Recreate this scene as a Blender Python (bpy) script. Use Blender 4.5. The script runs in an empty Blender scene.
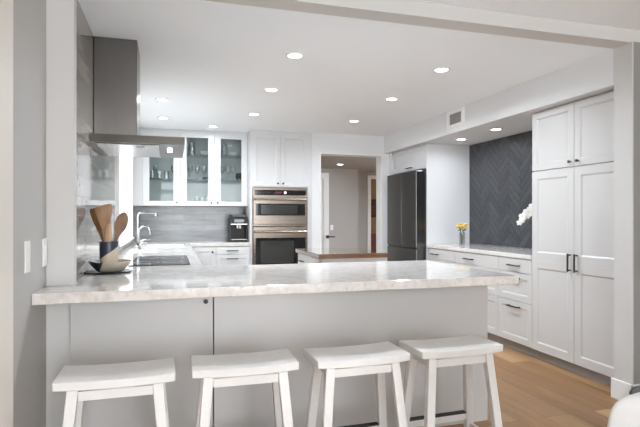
import bpy, bmesh, math, random
from mathutils import Vector, Matrix
random.seed(7)
C = bpy.context.scene.collection
SC = bpy.context.scene
PI = math.pi

# ---------------------------------------------------------------- camera
F_PX, VPX, HOR, CAM_H = 504.93, 172.12, 217.36, 1.2476
YAW = math.atan((320 - VPX) / F_PX)
cd = bpy.data.cameras.new('camera'); cam = bpy.data.objects.new('camera', cd); C.objects.link(cam)
cam.location = (0, 0, CAM_H); cam.rotation_euler = (PI / 2, 0, -YAW)
cd.sensor_width = 36; cd.lens = F_PX * 36 / 640; cd.shift_y = (HOR - 213.5) / 640
cd.clip_start = 0.05
SC.camera = cam

# ---------------------------------------------------------------- world, sun, exposure
w = bpy.data.worlds.new('world'); SC.world = w; w.use_nodes = True
bgn = w.node_tree.nodes['Background']
bgn.inputs[0].default_value = (0.925, 0.965, 1.0, 1); bgn.inputs[1].default_value = 5.3
sd = bpy.data.lights.new('sun', 'SUN'); sd.energy = 4; sd.angle = math.radians(1.0); sd.color = (1, .97, .92)
sun = bpy.data.objects.new('sun', sd); C.objects.link(sun)
sun.location = (-3, 7, 5)
sun.rotation_euler = Vector((.48, -.22, -1)).to_track_quat('-Z', 'Y').to_euler()
LAMP_W = 7.6
SC.view_settings.view_transform = 'Standard'; SC.view_settings.look = 'None'
SC.view_settings.gamma = 1; SC.view_settings.use_curve_mapping = False
SC.view_settings.exposure = 1.04
SC.cycles.use_denoising = True
SC.cycles.max_bounces = 12; SC.cycles.diffuse_bounces = 8; SC.cycles.glossy_bounces = 6
SC.cycles.transparent_max_bounces = 16; SC.cycles.sample_clamp_indirect = 6

# ---------------------------------------------------------------- materials
MATS = {}
class NT:
    def __init__(s, name):
        s.m = bpy.data.materials.new(name); s.m.use_nodes = True; s.t = s.m.node_tree
        s.b = s.t.nodes['Principled BSDF']; MATS[name] = s.m
    def n(s, typ, **kw):
        o = s.t.nodes.new(typ)
        for k, v in kw.items(): setattr(o, k, v)
        return o
    def l(s, a, b): s.t.links.new(a, b)
    def noise(s, vec, scale, detail=3, rough=.5):
        o = s.n('ShaderNodeTexNoise'); o.inputs['Scale'].default_value = scale
        o.inputs['Detail'].default_value = detail; o.inputs['Roughness'].default_value = rough
        if vec is not None: s.l(vec, o.inputs['Vector'])
        return o
    def ramp(s, fac, stops):
        o = s.n('ShaderNodeValToRGB'); e = o.color_ramp.elements
        while len(e) < len(stops): e.new(.5)
        for k, (p, c) in zip(e, stops): k.position = p; k.color = (*c, 1)
        s.l(fac, o.inputs[0]); return o
    def mixc(s, fac, a, b, typ='MIX'):
        o = s.n('ShaderNodeMix', data_type='RGBA', blend_type=typ)
        for v, i in ((fac, 0), (a, 6), (b, 7)):
            if hasattr(v, 'is_linked'): s.l(v, o.inputs[i])
            elif isinstance(v, (int, float)): o.inputs[i].default_value = v
            else: o.inputs[i].default_value = (*v, 1)
        return o.outputs[2]
    def mapping(s, vec, scale=(1, 1, 1), rot=(0, 0, 0), loc=(0, 0, 0)):
        o = s.n('ShaderNodeMapping'); o.inputs['Scale'].default_value = scale
        o.inputs['Rotation'].default_value = rot; o.inputs['Location'].default_value = loc
        s.l(vec, o.inputs[0]); return o.outputs[0]
    def pos(s): return s.n('ShaderNodeNewGeometry').outputs['Position']
    def obj(s): return s.n('ShaderNodeTexCoord').outputs['Object']
    def bump(s, h, strength=.2, dist=.002):
        o = s.n('ShaderNodeBump'); o.inputs['Strength'].default_value = strength
        o.inputs['Distance'].default_value = dist; s.l(h, o.inputs['Height'])
        s.l(o.outputs[0], s.b.inputs['Normal'])

def simple(name, col, rough=.5, metal=0, var=.03, scale=6, spec=.5, coat=0, emit=None):
    t = NT(name); t.b.inputs['Roughness'].default_value = rough; t.b.inputs['Metallic'].default_value = metal
    t.b.inputs['Specular IOR Level'].default_value = spec; t.b.inputs['Coat Weight'].default_value = coat
    nz = t.noise(t.obj(), scale, 4)
    d = tuple(max(0, c * (1 - var)) for c in col); u = tuple(min(1, c * (1 + var)) for c in col)
    r = t.ramp(nz.outputs[0], [(.3, d), (.7, u)])
    t.l(r.outputs[0], t.b.inputs['Base Color'])
    if emit:
        t.b.inputs['Emission Color'].default_value = (*emit[:3], 1); t.b.inputs['Emission Strength'].default_value = emit[3]
    return t.m

def paint(name, col, rough=.45, bump=.03):
    t = NT(name); t.b.inputs['Base Color'].default_value = (*col, 1); t.b.inputs['Roughness'].default_value = rough
    nz = t.noise(t.pos(), 160, 2); t.bump(nz.outputs[0], bump, .001); return t.m

paint('wall_paint', (.58, .57, .555), .6)
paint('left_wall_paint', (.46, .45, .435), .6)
paint('kitchen_wall_paint', (.72, .725, .735), .6)
paint('ceiling_paint', (.885, .925, .96), .8)
paint('trim_paint', (.80, .80, .795), .35)
paint('casing_paint', (.82, .78, .72), .4)
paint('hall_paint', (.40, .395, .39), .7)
paint('wall_gray_dark', (.25, .243, .235), .7)
paint('paving', (.16, .16, .155), .9)
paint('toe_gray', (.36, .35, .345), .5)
paint('vent_white', (.88, .88, .88), .4)
simple('pouf_fabric', (.06, .064, .06), .6, var=.35, scale=60)
paint('tan_wall_paint', (.30, .19, .095), .7)
paint('cabinet_white', (.63, .635, .64), .32, .01)
paint('pantry_white', (.56, .55, .54), .32, .01)
paint('peninsula_gray', (.53, .52, .51), .3, .01)
simple('cabinet_inside', (.68, .71, .71), .5)
simple('stool_white', (.80, .79, .775), .36, var=.02, scale=20)
simple('black_metal', (.015, .015, .016), .35, 0)
simple('black_gloss', (.010, .010, .012), .08)
simple('machine_black', (.012, .012, .013), .35, spec=.3)
simple('black_plastic', (.02, .02, .022), .3)
simple('dark_gap', (.03, .03, .03), .8)
simple('chrome', (.33, .335, .34), .12, 1)
simple('porcelain', (.86, .86, .86), .12)
simple('switch_white', (.86, .86, .85), .3)
simple('vent_gray', (.45, .45, .45), .5)
simple('vent_dark', (.12, .12, .12), .7)
simple('shell_white', (.60, .60, .595), .3, var=.01)
simple('table_dark', (.06, .062, .06), .25, var=.2)
simple('plate_black', (.02, .02, .022), .3)
simple('ceramic_white', (.8, .8, .78), .2)
simple('petal_white', (.85, .84, .80), .5)
simple('petal_center', (.75, .6, .2), .5)
simple('petal_yellow', (.80, .55, .06), .5, var=.15, scale=30)
simple('leaf_green', (.06, .12, .035), .5, var=.2)
simple('stem_green', (.12, .2, .06), .5)
simple('picture_dark', (.05, .02, .012), .4)
simple('picture_art', (.09, .035, .015), .5, var=.6, scale=12)
simple('chest_red', (.16, .035, .02), .4, var=.2)
simple('oven_glass', (.012, .012, .013), .05, spec=.6)
simple('oven_pane', (.035, .035, .034), .12, spec=.6)
simple('display_red', (.05, .01, .01), .2, emit=(.8, .12, .08, .06))
simple('display_white', (.5, .5, .5), .2, emit=(1, 1, 1, .7))
simple('lens_glow', (1, 1, 1), .5, emit=(1, .98, .95, 9))
simple('hood_lamp_glow', (1, 1, 1), .5, emit=(1, 1, 1, 4))
simple('rubber', (.03, .03, .03), .7)

def brushed(name, col, rough, axis=2, amt=.10):
    t = NT(name); t.b.inputs['Metallic'].default_value = 1
    sc = [220, 220, 220]; sc[axis] = 3
    nz = t.noise(t.mapping(t.pos(), tuple(sc)), 1, 3)
    d = tuple(c * (1 - amt) for c in col); u = tuple(min(1, c * (1 + amt)) for c in col)
    t.l(t.ramp(nz.outputs[0], [(.3, d), (.7, u)]).outputs[0], t.b.inputs['Base Color'])
    mr = t.n('ShaderNodeMapRange'); mr.inputs[3].default_value = rough * .8; mr.inputs[4].default_value = rough * 1.2
    t.l(nz.outputs[0], mr.inputs[0]); t.l(mr.outputs[0], t.b.inputs['Roughness'])
    return t.m
brushed('stainless', (.235, .20, .17), .26, 0)
brushed('stainless_bright', (.40, .36, .32), .2, 0)
brushed('hood_steel', (.165, .155, .145), .3, 2, .04)
brushed('hood_band', (.075, .068, .06), .3, 0)
brushed('hood_under', (.55, .55, .55), .25, 1, .02)
brushed('fridge_steel', (.15, .147, .143), .24, 2, .06)
brushed('fridge_edge', (.5, .5, .5), .25, 2)

def clear_glass(name, tint, gloss=.12, rough=.02):
    t = NT(name); out = t.t.nodes['Material Output']; t.t.nodes.remove(t.b)
    tr = t.n('ShaderNodeBsdfTransparent'); tr.inputs[0].default_value = (*tint, 1)
    gl = t.n('ShaderNodeBsdfGlossy'); gl.inputs['Roughness'].default_value = rough
    lw = t.n('ShaderNodeLayerWeight'); lw.inputs[0].default_value = .5
    pw = t.n('ShaderNodeMath', operation='POWER'); pw.inputs[1].default_value = 5; t.l(lw.outputs['Facing'], pw.inputs[0])
    ad = t.n('ShaderNodeMath', operation='MULTIPLY_ADD'); ad.inputs[1].default_value = .8; ad.inputs[2].default_value = gloss; ad.use_clamp = True
    t.l(pw.outputs[0], ad.inputs[0])
    mx = t.n('ShaderNodeMixShader'); t.l(ad.outputs[0], mx.inputs[0]); t.l(tr.outputs[0], mx.inputs[1]); t.l(gl.outputs[0], mx.inputs[2])
    t.l(mx.outputs[0], out.inputs[0]); return t.m
clear_glass('window_glass', (.97, .99, 1), .02)
clear_glass('cabinet_glass', (.84, .86, .86), .02)
clear_glass('drinking_glass', (.93, .95, .95), .25, .15)
clear_glass('shelf_glass', (.86, .90, .90), .08)
clear_glass('vase_glass', (.86, .88, .88), .08)

def quartz():
    t = NT('quartz'); t.b.inputs['Roughness'].default_value = .07
    p = t.pos()
    a = t.noise(p, 5, 6, .6); b = t.noise(p, 38, 4, .6)
    v = t.ramp(a.outputs[0], [(.42, (.74, .71, .685)), (.5, (.60, .55, .51)), (.56, (.75, .725, .70))])
    sp = t.ramp(b.outputs[0], [(.52, (0, 0, 0)), (.70, (1, 1, 1))])
    col = t.mixc(sp.outputs[0], v.outputs[0], (.56, .44, .35))
    col = t.mixc(.45, col, (.65, .625, .605))
    t.l(col, t.b.inputs['Base Color']); return t.m
quartz()

def floor_wood():
    t = NT('floor_wood'); p = t.pos()
    m = t.mapping(p, (1, 1, 1), (0, 0, PI / 2), (0.3, .05, 0))
    br = t.n('ShaderNodeTexBrick'); t.l(m, br.inputs[0]); br.offset = .37
    br.inputs['Scale'].default_value = 1; br.inputs['Brick Width'].default_value = 1.7; br.inputs['Row Height'].default_value = .19
    br.inputs['Mortar Size'].default_value = .002; br.inputs['Mortar Smooth'].default_value = .1
    br.inputs['Color1'].default_value = (.24, .125, .055, 1); br.inputs['Color2'].default_value = (.50, .31, .165, 1)
    br.inputs['Mortar'].default_value = (.20, .12, .065, 1)
    g = t.noise(t.mapping(p, (26, 1.6, 1)), 1, 5, .6)
    g2 = t.noise(t.mapping(p, (5, .7, 1)), 1, 3)
    gr = t.ramp(g.outputs[0], [(.3, (.78, .76, .72)), (.7, (1.08, 1.08, 1.08))])
    gr2 = t.ramp(g2.outputs[0], [(.3, (.86, .84, .82)), (.7, (1.05, 1.05, 1.05))])
    col = t.mixc(1.0, br.outputs[0], gr.outputs[0], 'MULTIPLY'); col = t.mixc(1.0, col, gr2.outputs[0], 'MULTIPLY')
    t.l(col, t.b.inputs['Base Color']); t.b.inputs['Roughness'].default_value = .42; t.b.inputs['Specular IOR Level'].default_value = .3
    t.bump(br.outputs[1], -.15, .002); return t.m
floor_wood()

def wood(name, c1, c2, along=2, rough=.45, sc=40):
    t = NT(name); s = [sc, sc, sc]; s[along] = 2.5
    g = t.noise(t.mapping(t.obj(), tuple(s)), 1, 5, .6)
    t.l(t.ramp(g.outputs[0], [(.3, c1), (.7, c2)]).outputs[0], t.b.inputs['Base Color'])
    t.b.inputs['Roughness'].default_value = rough; return t.m
wood('spatula_wood', (.21, .105, .04), (.31, .165, .07))
wood('spatula_wood_dark', (.15, .068, .025), (.235, .115, .045))
wood('spatula_wood_light', (.36, .22, .10), (.46, .29, .14))
def butcher():
    t = NT('butcher_block'); p = t.pos()
    br = t.n('ShaderNodeTexBrick'); t.l(p, br.inputs[0])
    br.inputs['Scale'].default_value = 1; br.inputs['Brick Width'].default_value = .35; br.inputs['Row Height'].default_value = .04
    br.inputs['Mortar Size'].default_value = .0008
    br.inputs['Color1'].default_value = (.11, .05, .026, 1); br.inputs['Color2'].default_value = (.21, .105, .055, 1); br.inputs['Mortar'].default_value = (.15, .07, .03, 1)
    g = t.noise(t.mapping(p, (6, 60, 60)), 1, 4)
    t.l(t.mixc(1, br.outputs[0], t.ramp(g.outputs[0], [(.3, (.8, .8, .8)), (.7, (1.1, 1.1, 1.1))]).outputs[0], 'MULTIPLY'), t.b.inputs['Base Color'])
    t.b.inputs['Roughness'].default_value = .1; t.b.inputs['Coat Weight'].default_value = 1; t.b.inputs['Coat IOR'].default_value = 1.7; return t.m
butcher()

def tile(name, axes, c1, c2, mortar, rough=.1, w=.40, h=.112, z0=.915, streak=1.0):
    t = NT(name); p = t.pos()
    sx = t.n('ShaderNodeSeparateXYZ'); t.l(p, sx.inputs[0])
    cb = t.n('ShaderNodeCombineXYZ'); t.l(sx.outputs[axes[0]], cb.inputs[0])
    su = t.n('ShaderNodeMath', operation='SUBTRACT'); t.l(sx.outputs[axes[1]], su.inputs[0]); su.inputs[1].default_value = z0
    t.l(su.outputs[0], cb.inputs[1])
    br = t.n('ShaderNodeTexBrick'); t.l(cb.outputs[0], br.inputs[0])
    br.inputs['Scale'].default_value = 1; br.inputs['Brick Width'].default_value = w; br.inputs['Row Height'].default_value = h
    br.inputs['Mortar Size'].default_value = .0028 if axes[0] == 1 else .0018; br.inputs['Mortar Smooth'].default_value = .3
    br.inputs['Color1'].default_value = (*c1, 1); br.inputs['Color2'].default_value = (*c2, 1); br.inputs['Mortar'].default_value = (*mortar, 1)
    n1 = t.noise(t.mapping(cb.outputs[0], (3, 22, 1)), 1, 5, .6)
    col = t.mixc(1, br.outputs[0], t.ramp(n1.outputs[0], [(.3, (1 - .24 * streak,) * 3), (.7, (1 + .13 * streak,) * 3)]).outputs[0], 'MULTIPLY')
    t.l(col, t.b.inputs['Base Color']); t.b.inputs['Roughness'].default_value = rough
    inv = t.n('ShaderNodeMath', operation='SUBTRACT'); inv.inputs[0].default_value = 1; t.l(br.outputs[1], inv.inputs[1])
    t.bump(inv.outputs[0], .5, .002); return t.m
tile('tile_side', (1, 2), (.24, .215, .185), (.33, .30, .265), (.15, .145, .14), .06, streak=.45)
tile('tile_back', (0, 2), (.235, .24, .245), (.325, .33, .335), (.29, .29, .295), .22, .30, .075)

def herring_mat():
    t = NT('herringbone_tile'); g = t.n('ShaderNodeNewGeometry')
    r = t.ramp(g.outputs['Random Per Island'], [(0, (.040, .043, .049)), (1, (.068, .071, .077))])
    nz = t.noise(g.outputs['Position'], 25, 4)
    col = t.mixc(1, r.outputs[0], t.ramp(nz.outputs[0], [(.3, (.85, .85, .85)), (.7, (1.15, 1.15, 1.15))]).outputs[0], 'MULTIPLY')
    t.l(col, t.b.inputs['Base Color']); t.b.inputs['Roughness'].default_value = .35; return t.m
herring_mat()
simple('grout_gray', (.15, .15, .155), .8)

def crock_mat(name, slope, z0, upper, lower, ax=0):
    t = NT(name); sx = t.n('ShaderNodeSeparateXYZ'); t.l(t.obj(), sx.inputs[0])
    m = t.n('ShaderNodeMath', operation='MULTIPLY_ADD'); t.l(sx.outputs[ax], m.inputs[0]); m.inputs[1].default_value = slope; t.l(sx.outputs[2], m.inputs[2])
    nz = t.noise(t.obj(), 30, 3)
    m2 = t.n('ShaderNodeMath', operation='MULTIPLY_ADD'); t.l(nz.outputs[0], m2.inputs[0]); m2.inputs[1].default_value = .015; t.l(m.outputs[0], m2.inputs[2])
    gt = t.n('ShaderNodeMath', operation='GREATER_THAN'); t.l(m2.outputs[0], gt.inputs[0]); gt.inputs[1].default_value = z0
    t.l(t.mixc(gt.outputs[0], lower, upper), t.b.inputs['Base Color']); t.b.inputs['Roughness'].default_value = .35; return t.m
crock_mat('crock_glaze', -.75, .105, (.025, .03, .055), (.52, .44, .34))
crock_mat('bowl_glaze', -2.2, .125, (.03, .03, .035), (.48, .43, .35))

# ---------------------------------------------------------------- mesh helpers
ORG = {}
class MB:
    def __init__(s): s.bm = bmesh.new()
    def _bevel(s, verts, b, seg=2):
        es = list({e for v in verts for e in v.link_edges})
        bmesh.ops.bevel(s.bm, geom=es, offset=b, segments=seg, affect='EDGES', profile=.5)
    def box(s, x0, x1, y0, y1, z0, z1, b=0, seg=2):
        x0, x1 = sorted((x0, x1)); y0, y1 = sorted((y0, y1)); z0, z1 = sorted((z0, z1))
        r = bmesh.ops.create_cube(s.bm, size=1)
        for v in r['verts']:
            v.co = Vector(((x0 + x1) / 2 + v.co.x * (x1 - x0), (y0 + y1) / 2 + v.co.y * (y1 - y0), (z0 + z1) / 2 + v.co.z * (z1 - z0)))
        if b: s._bevel(r['verts'], b, seg)
        return s
    def hexa(s, pts, b=0):       # 4 bottom, 4 top
        vs = [s.bm.verts.new(p) for p in pts]
        for f in ((3, 2, 1, 0), (4, 5, 6, 7), (0, 1, 5, 4), (1, 2, 6, 5), (2, 3, 7, 6), (3, 0, 4, 7)):
            s.bm.faces.new([vs[i] for i in f])
        if b: s._bevel(vs, b)
        return s
    def bar(s, p, q, a, bb, up=(0, 0, 1), bev=0, a2=None, b2=None):     # rectangular bar p -> q
        p, q = Vector(p), Vector(q); d = (q - p).normalized(); u = Vector(up)
        if abs(d.dot(u)) > .98: u = Vector((0, 1, 0))
        x = d.cross(u).normalized(); y = x.cross(d).normalized()
        a2 = a if a2 is None else a2; b2 = bb if b2 is None else b2
        pts = [p + x * sx * a / 2 + y * sy * bb / 2 for sx, sy in ((-1, -1), (1, -1), (1, 1), (-1, 1))]
        pts += [q + x * sx * a2 / 2 + y * sy * b2 / 2 for sx, sy in ((-1, -1), (1, -1), (1, 1), (-1, 1))]
        return s.hexa(pts, bev)
    def tube(s, pts, r, n=12, caps=True):
        pts = [Vector(p) for p in pts]; rs = r if isinstance(r, (list, tuple)) else [r] * len(pts)
        rings = []; prev = None
        for i, p in enumerate(pts):
            d = (pts[min(i + 1, len(pts) - 1)] - pts[max(i - 1, 0)]).normalized()
            if prev is None:
                u = Vector((0, 0, 1)) if abs(d.z) < .9 else Vector((1, 0, 0)); x = d.cross(u).normalized()
            else: x = (prev - d * prev.dot(d)).normalized()
            prev = x; y = d.cross(x)
            rings.append([s.bm.verts.new(p + (x * math.cos(2 * PI * k / n) + y * math.sin(2 * PI * k / n)) * rs[i]) for k in range(n)])
        for a, b in zip(rings, rings[1:]):
            for k in range(n): s.bm.faces.new((a[k], a[(k + 1) % n], b[(k + 1) % n], b[k]))
        if caps: s.bm.faces.new(rings[0][::-1]); s.bm.faces.new(rings[-1])
        return s
    def lathe(s, prof, c=(0, 0, 0), n=32, ax=None, caps=True):       # prof (r,z)
        c = Vector(c); M = Matrix.Identity(3)
        if ax is not None: M = Vector(ax).to_track_quat('Z', 'Y').to_matrix()
        rings = [[s.bm.verts.new(c + M @ Vector((r * math.cos(2 * PI * k / n), r * math.sin(2 * PI * k / n), z))) for k in range(n)] for r, z in prof]
        for a, b in zip(rings, rings[1:]):
            for k in range(n): s.bm.faces.new((a[k], a[(k + 1) % n], b[(k + 1) % n], b[k]))
        if caps: s.bm.faces.new(rings[0][::-1]); s.bm.faces.new(rings[-1])
        return s
    def cyl(s, p, q, r, n=20):
        return s.tube([p, q], r, n)
    def ball(s, c, r, sc=(1, 1, 1), u=16, v=10, rot=None):
        rr = bmesh.ops.create_uvsphere(s.bm, u_segments=u, v_segments=v, radius=r)
        for vv in rr['verts']:
            p = Vector((vv.co.x * sc[0], vv.co.y * sc[1], vv.co.z * sc[2]))
            vv.co = (rot @ p if rot else p) + Vector(c)
        return s
    def prism(s, poly, frame, d0, d1, b=0):   # poly [(u,v)], frame (O,U,V,N)
        O, U, V, N = (Vector(q) for q in frame)
        lo = [s.bm.verts.new(O + U * u + V * v + N * d0) for u, v in poly]
        hi = [s.bm.verts.new(O + U * u + V * v + N * d1) for u, v in poly]
        s.bm.faces.new(lo[::-1]); s.bm.faces.new(hi); n = len(poly)
        for k in range(n): s.bm.faces.new((lo[k], lo[(k + 1) % n], hi[(k + 1) % n], hi[k]))
        if b: s._bevel(lo + hi, b)
        return s
    def grid(s, us, vs, occ, frame, d0, d1):     # slab with holes
        O, U, V, N = (Vector(q) for q in frame)
        vt = {}
        def vert(i, j, k):
            if (i, j, k) not in vt: vt[i, j, k] = s.bm.verts.new(O + U * us[i] + V * vs[j] + N * (d0, d1)[k])
            return vt[i, j, k]
        on = lambda i, j: 0 <= i < len(us) - 1 and 0 <= j < len(vs) - 1 and occ(i, j)
        for i in range(len(us) - 1):
            for j in range(len(vs) - 1):
                if not on(i, j): continue
                q = [(i, j), (i + 1, j), (i + 1, j + 1), (i, j + 1)]
                s.bm.faces.new([vert(*p, 0) for p in q][::-1]); s.bm.faces.new([vert(*p, 1) for p in q])
                for (a, b, di, dj) in ((0, 1, 0, -1), (1, 2, 1, 0), (2, 3, 0, 1), (3, 0, -1, 0)):
                    if not on(i + di, j + dj): s.bm.faces.new((vert(*q[a], 0), vert(*q[b], 0), vert(*q[b], 1), vert(*q[a], 1)))
        return s
    def shaker(s, frame, w, h, t=.02, fr=.057, rec=.007, bev=.012, e=.0015):   # frame O = lower-left back corner; N outward
        O, U, V, N = (Vector(q) for q in frame)
        P = lambda u, v, n: s.bm.verts.new(O + U * u + V * v + N * n)
        rect = lambda i, n: [P(i, i, n), P(w - i, i, n), P(w - i, h - i, n), P(i, h - i, n)]
        loops = [rect(0, 0), rect(0, t - e), rect(e, t), rect(fr, t), rect(fr + bev, t - rec)]
        s.bm.faces.new(loops[0][::-1])
        for a, b in zip(loops, loops[1:]):
            for k in range(4): s.bm.faces.new((a[k], a[(k + 1) % 4], b[(k + 1) % 4], b[k]))
        s.bm.faces.new(loops[-1]); return s
    def slabdoor(s, frame, w, h, t=.02, b=.0015):
        return s.prism([(0, 0), (w, 0), (w, h), (0, h)], frame, 0, t, b)
    def build(s, name, mat, parent=None, smooth=False):
        bmesh.ops.recalc_face_normals(s.bm, faces=s.bm.faces)
        me = bpy.data.meshes.new(name)
        if parent is not None:
            org = ORG[parent.name]
            for v in s.bm.verts: v.co -= org
        else: org = Vector((0, 0, 0))
        s.bm.to_mesh(me); s.bm.free()
        if smooth:
            for p in me.polygons: p.use_smooth = True
            me.set_sharp_from_angle(angle=math.radians(40))
        o = bpy.data.objects.new(name, me); C.objects.link(o)
        ms = mat if isinstance(mat, (list, tuple)) else [mat]
        for m in ms: me.materials.append(MATS[m])
        ORG[o.name] = org
        if parent is not None: o.parent = parent
        return o

def tag(o, label, cat, group=None):
    o['label'] = label; o['category'] = cat
    if group: o['group'] = group
    return o
def thing(name, loc, label, cat, group=None):
    o = bpy.data.objects.new(name, None); o.empty_display_size = .1; C.objects.link(o); o.location = loc
    ORG[o.name] = Vector(loc); return tag(o, label, cat, group)
def solo(mb, name, mat, loc, label, cat, group=None, smooth=False):     # a thing that is one mesh, origin at its base
    loc = Vector(loc)
    for v in mb.bm.verts: v.co -= loc
    o = mb.build(name, mat, None, smooth); o.location = loc; ORG[o.name] = loc
    return tag(o, label, cat, group)
def struct(mb, name, mat, smooth=False, parent=None):
    o = mb.build(name, mat, parent, smooth); o['kind'] = 'structure'; return o
def copy_tree(o, parent=None):
    c = o.copy(); C.objects.link(c); c.parent = parent; ORG[c.name] = ORG[o.name]
    for ch in list(o.children): copy_tree(ch, c)
    return c

# frames (O,U,V,N): FB faces the camera (-Y); FL faces -X (right wall); FR faces +X (left run)
def FB(x, y, z): return ((x, y, z), (1, 0, 0), (0, 0, 1), (0, -1, 0))
def FL(x, y, z): return ((x, y, z), (0, -1, 0), (0, 0, 1), (-1, 0, 0))
def FR(x, y, z): return ((x, y, z), (0, 1, 0), (0, 0, 1), (1, 0, 0))
def bar_handle(fr, u, v, L, along, parent, name='handle', mat='black_metal', t=.02, stand=.03, r=.006):
    O, U, V, N = (Vector(q) for q in fr); c = O + U * u + V * v + N * t; D = U if along == 'u' else V
    m = MB(); a, b = c - D * L / 2, c + D * L / 2
    m.bar(a + N * stand, b + N * stand, r * 2, r * 2, tuple(N), .002)
    for p in (a + D * .012, b - D * .012): m.bar(p, p + N * stand, r * 1.8, r * 1.8, tuple(D), 0)
    return m.build(name, mat, parent)
def knob(fr, u, v, parent, t=.02, r=.014, mat='black_metal'):
    O, U, V, N = (Vector(q) for q in fr); c = O + U * u + V * v + N * t
    m = MB().lathe([(.006, 0), (.005, .012), (r * .8, .016), (r, .021), (r * .9, .027), (r * .4, .029)], c, 16, tuple(N))
    return m.build('knob', mat, parent, True)

# ---------------------------------------------------------------- setting
ZC, ZS, ZD = 2.42, 2.167, 2.503
XL, XW, XS, XP, XA = -.488, -.585, 2.94, 3.06, 3.655
YW, YB = 6.735, 7.33
struct(MB().box(-1.2, 7, -3.5, 11.5, -.1, 0), 'floor', 'floor_wood')
struct(MB().box(-1.0, 7, -3.5, 2.652, ZD, ZD + .15), 'ceiling_dining', 'ceiling_paint')
struct(MB().box(-.725, 3.8, 2.785, YB + .12, ZC, ZC + .23), 'ceiling_kitchen', 'ceiling_paint')
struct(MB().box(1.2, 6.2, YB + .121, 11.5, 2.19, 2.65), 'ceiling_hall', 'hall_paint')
struct(MB().box(-.9, 7, 2.652, 2.785, ZC - .004, ZD + .15), 'trim_1', 'wall_paint')          # header beam
# dining left wall with a cased opening at its camera end
struct(MB().box(-.75, XW, 2.03, 2.72, 0, ZD), 'wall_left', 'left_wall_paint')
struct(MB().box(-.75, XW, -3.5, 1.0, 0, ZD), 'wall_left_rear', 'left_wall_paint')
struct(MB().box(-.75, XW, 1.0, 2.03, 2.1, ZD), 'wall_left_over_door', 'left_wall_paint')
m = MB().box(XW, XW + .012, 1.985, 2.15, 0, 2.16, .004).box(XW, XW + .012, .9, 1.0, 0, 2.16, .004).box(XW, XW + .012, 1.0, 1.985, 2.06, 2.16, .004)
m.box(-.75, XW, 2.002, 2.03, 0, 2.1)
struct(m, 'trim_2', 'casing_paint')
d1 = struct(MB().shaker(((-.70, 1.005, .01), (0, 1, 0), (0, 0, 1), (1, 0, 0)), .99, 2.05, .04, .12, .01), 'door_1', 'casing_paint')
m = MB().lathe([(.028, 0), (.028, .006), (.01, .01), (.01, .04), (.026, .05), (.03, .062), (.02, .074)], (-.66, 1.93, .98), 16, (1, 0, 0))
m.build('door_knob', 'chrome', d1, True)
# rest of the dining room behind the camera: right wall and a rear wall with a wide opening, both shaped for the light
struct(MB().box(5.2, 5.35, -3.5, 2.643, 0, ZD), 'wall_right_dining', 'wall_paint')
struct(MB().grid([-.75, -.35, 2.75, 5.35], [0, .05, 2.4, ZD], lambda i, j: not (i == 1 and j == 1), FB(0, 0, 0), 3.5, 3.65), 'wall_rear', 'wall_paint')
# unseen wall added outside the window to cut the sky light coming in
struct(MB().box(-3.2, -3.0, 2.5, 16, -.1, 2.9), 'wall_sky_block', 'trim_paint')
struct(MB().box(-14, -1.2, -3.5, 26, -.2, -.1), 'ground', 'paving')
# stub wall left of the kitchen opening
struct(MB().box(-.75, -.463, 2.72, 2.79, 0, ZC + .02), 'wall_stub_left', 'wall_paint')
# kitchen left wall with window opening
y0, y1, z0, z1 = 5.08, 6.62, 1.0, 2.12
struct(MB().grid([2.79, y0, y1, YB + .1], [0, z0, z1, ZC], lambda i, j: not (i == 1 and j == 1), ((0, 0, 0), (0, 1, 0), (0, 0, 1), (1, 0, 0)), -.72, XL), 'wall_kitchen_left', 'tile_side')
wn = struct(MB().grid([y0 - .07, y0, y1, y1 + .07], [z0 - .02, z0, z1, z1 + .07], lambda i, j: not (i == 1 and j == 1), ((0, 0, 0), (0, 1, 0), (0, 0, 1), (1, 0, 0)), XL + .001, XL + .02), 'window_1', 'trim_paint')
ym = (y0 + y1) / 2
m = MB()
for a, b in ((y0, ym), (ym, y1)):
    m.grid([a + .003, a + .05, b - .05, b - .003], [z0 + .003, z0 + .05, z1 - .05, z1 - .003], lambda i, j: not (i == 1 and j == 1), ((0, 0, 0), (0, 1, 0), (0, 0, 1), (1, 0, 0)), -.64, -.59)
struct(m, 'window_sash', 'trim_paint', parent=wn)
struct(MB().box(-.617, -.613, y0 + .05, ym - .05, z0 + .05, z1 - .05), 'window_pane', 'window_glass', parent=wn)
struct(MB().box(-.617, -.613, ym + .05, y1 - .05, z0 + .05, z1 - .05), 'window_pane', 'window_glass', parent=wn)
m = MB()
m.grid([y0 + .0, y0 + .002, y1 - .002, y1 - .0], [z0, z0 + .0005, z1 - .002, z1], lambda i, j: not (i == 1 and j == 1), ((0, 0, 0), (0, 1, 0), (0, 0, 1), (1, 0, 0)), -.70, XL)
struct(m, 'window_jamb', 'trim_paint', parent=wn)
struct(MB().box(-.70, XL + .035, y0 - .09, y1 + .09, z0 - .025, z0 + .001, .003), 'window_sill', 'trim_paint', parent=wn)
# back wall (behind uppers and oven tower), tile splash
struct(MB().box(-.72, 1.95, YB, YB + .12, 0, ZC), 'wall_back', 'kitchen_wall_paint')
struct(MB().box(XL, .998, YB - .012, YB - .0005, .9, 1.40), 'trim_3', 'tile_back')
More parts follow.
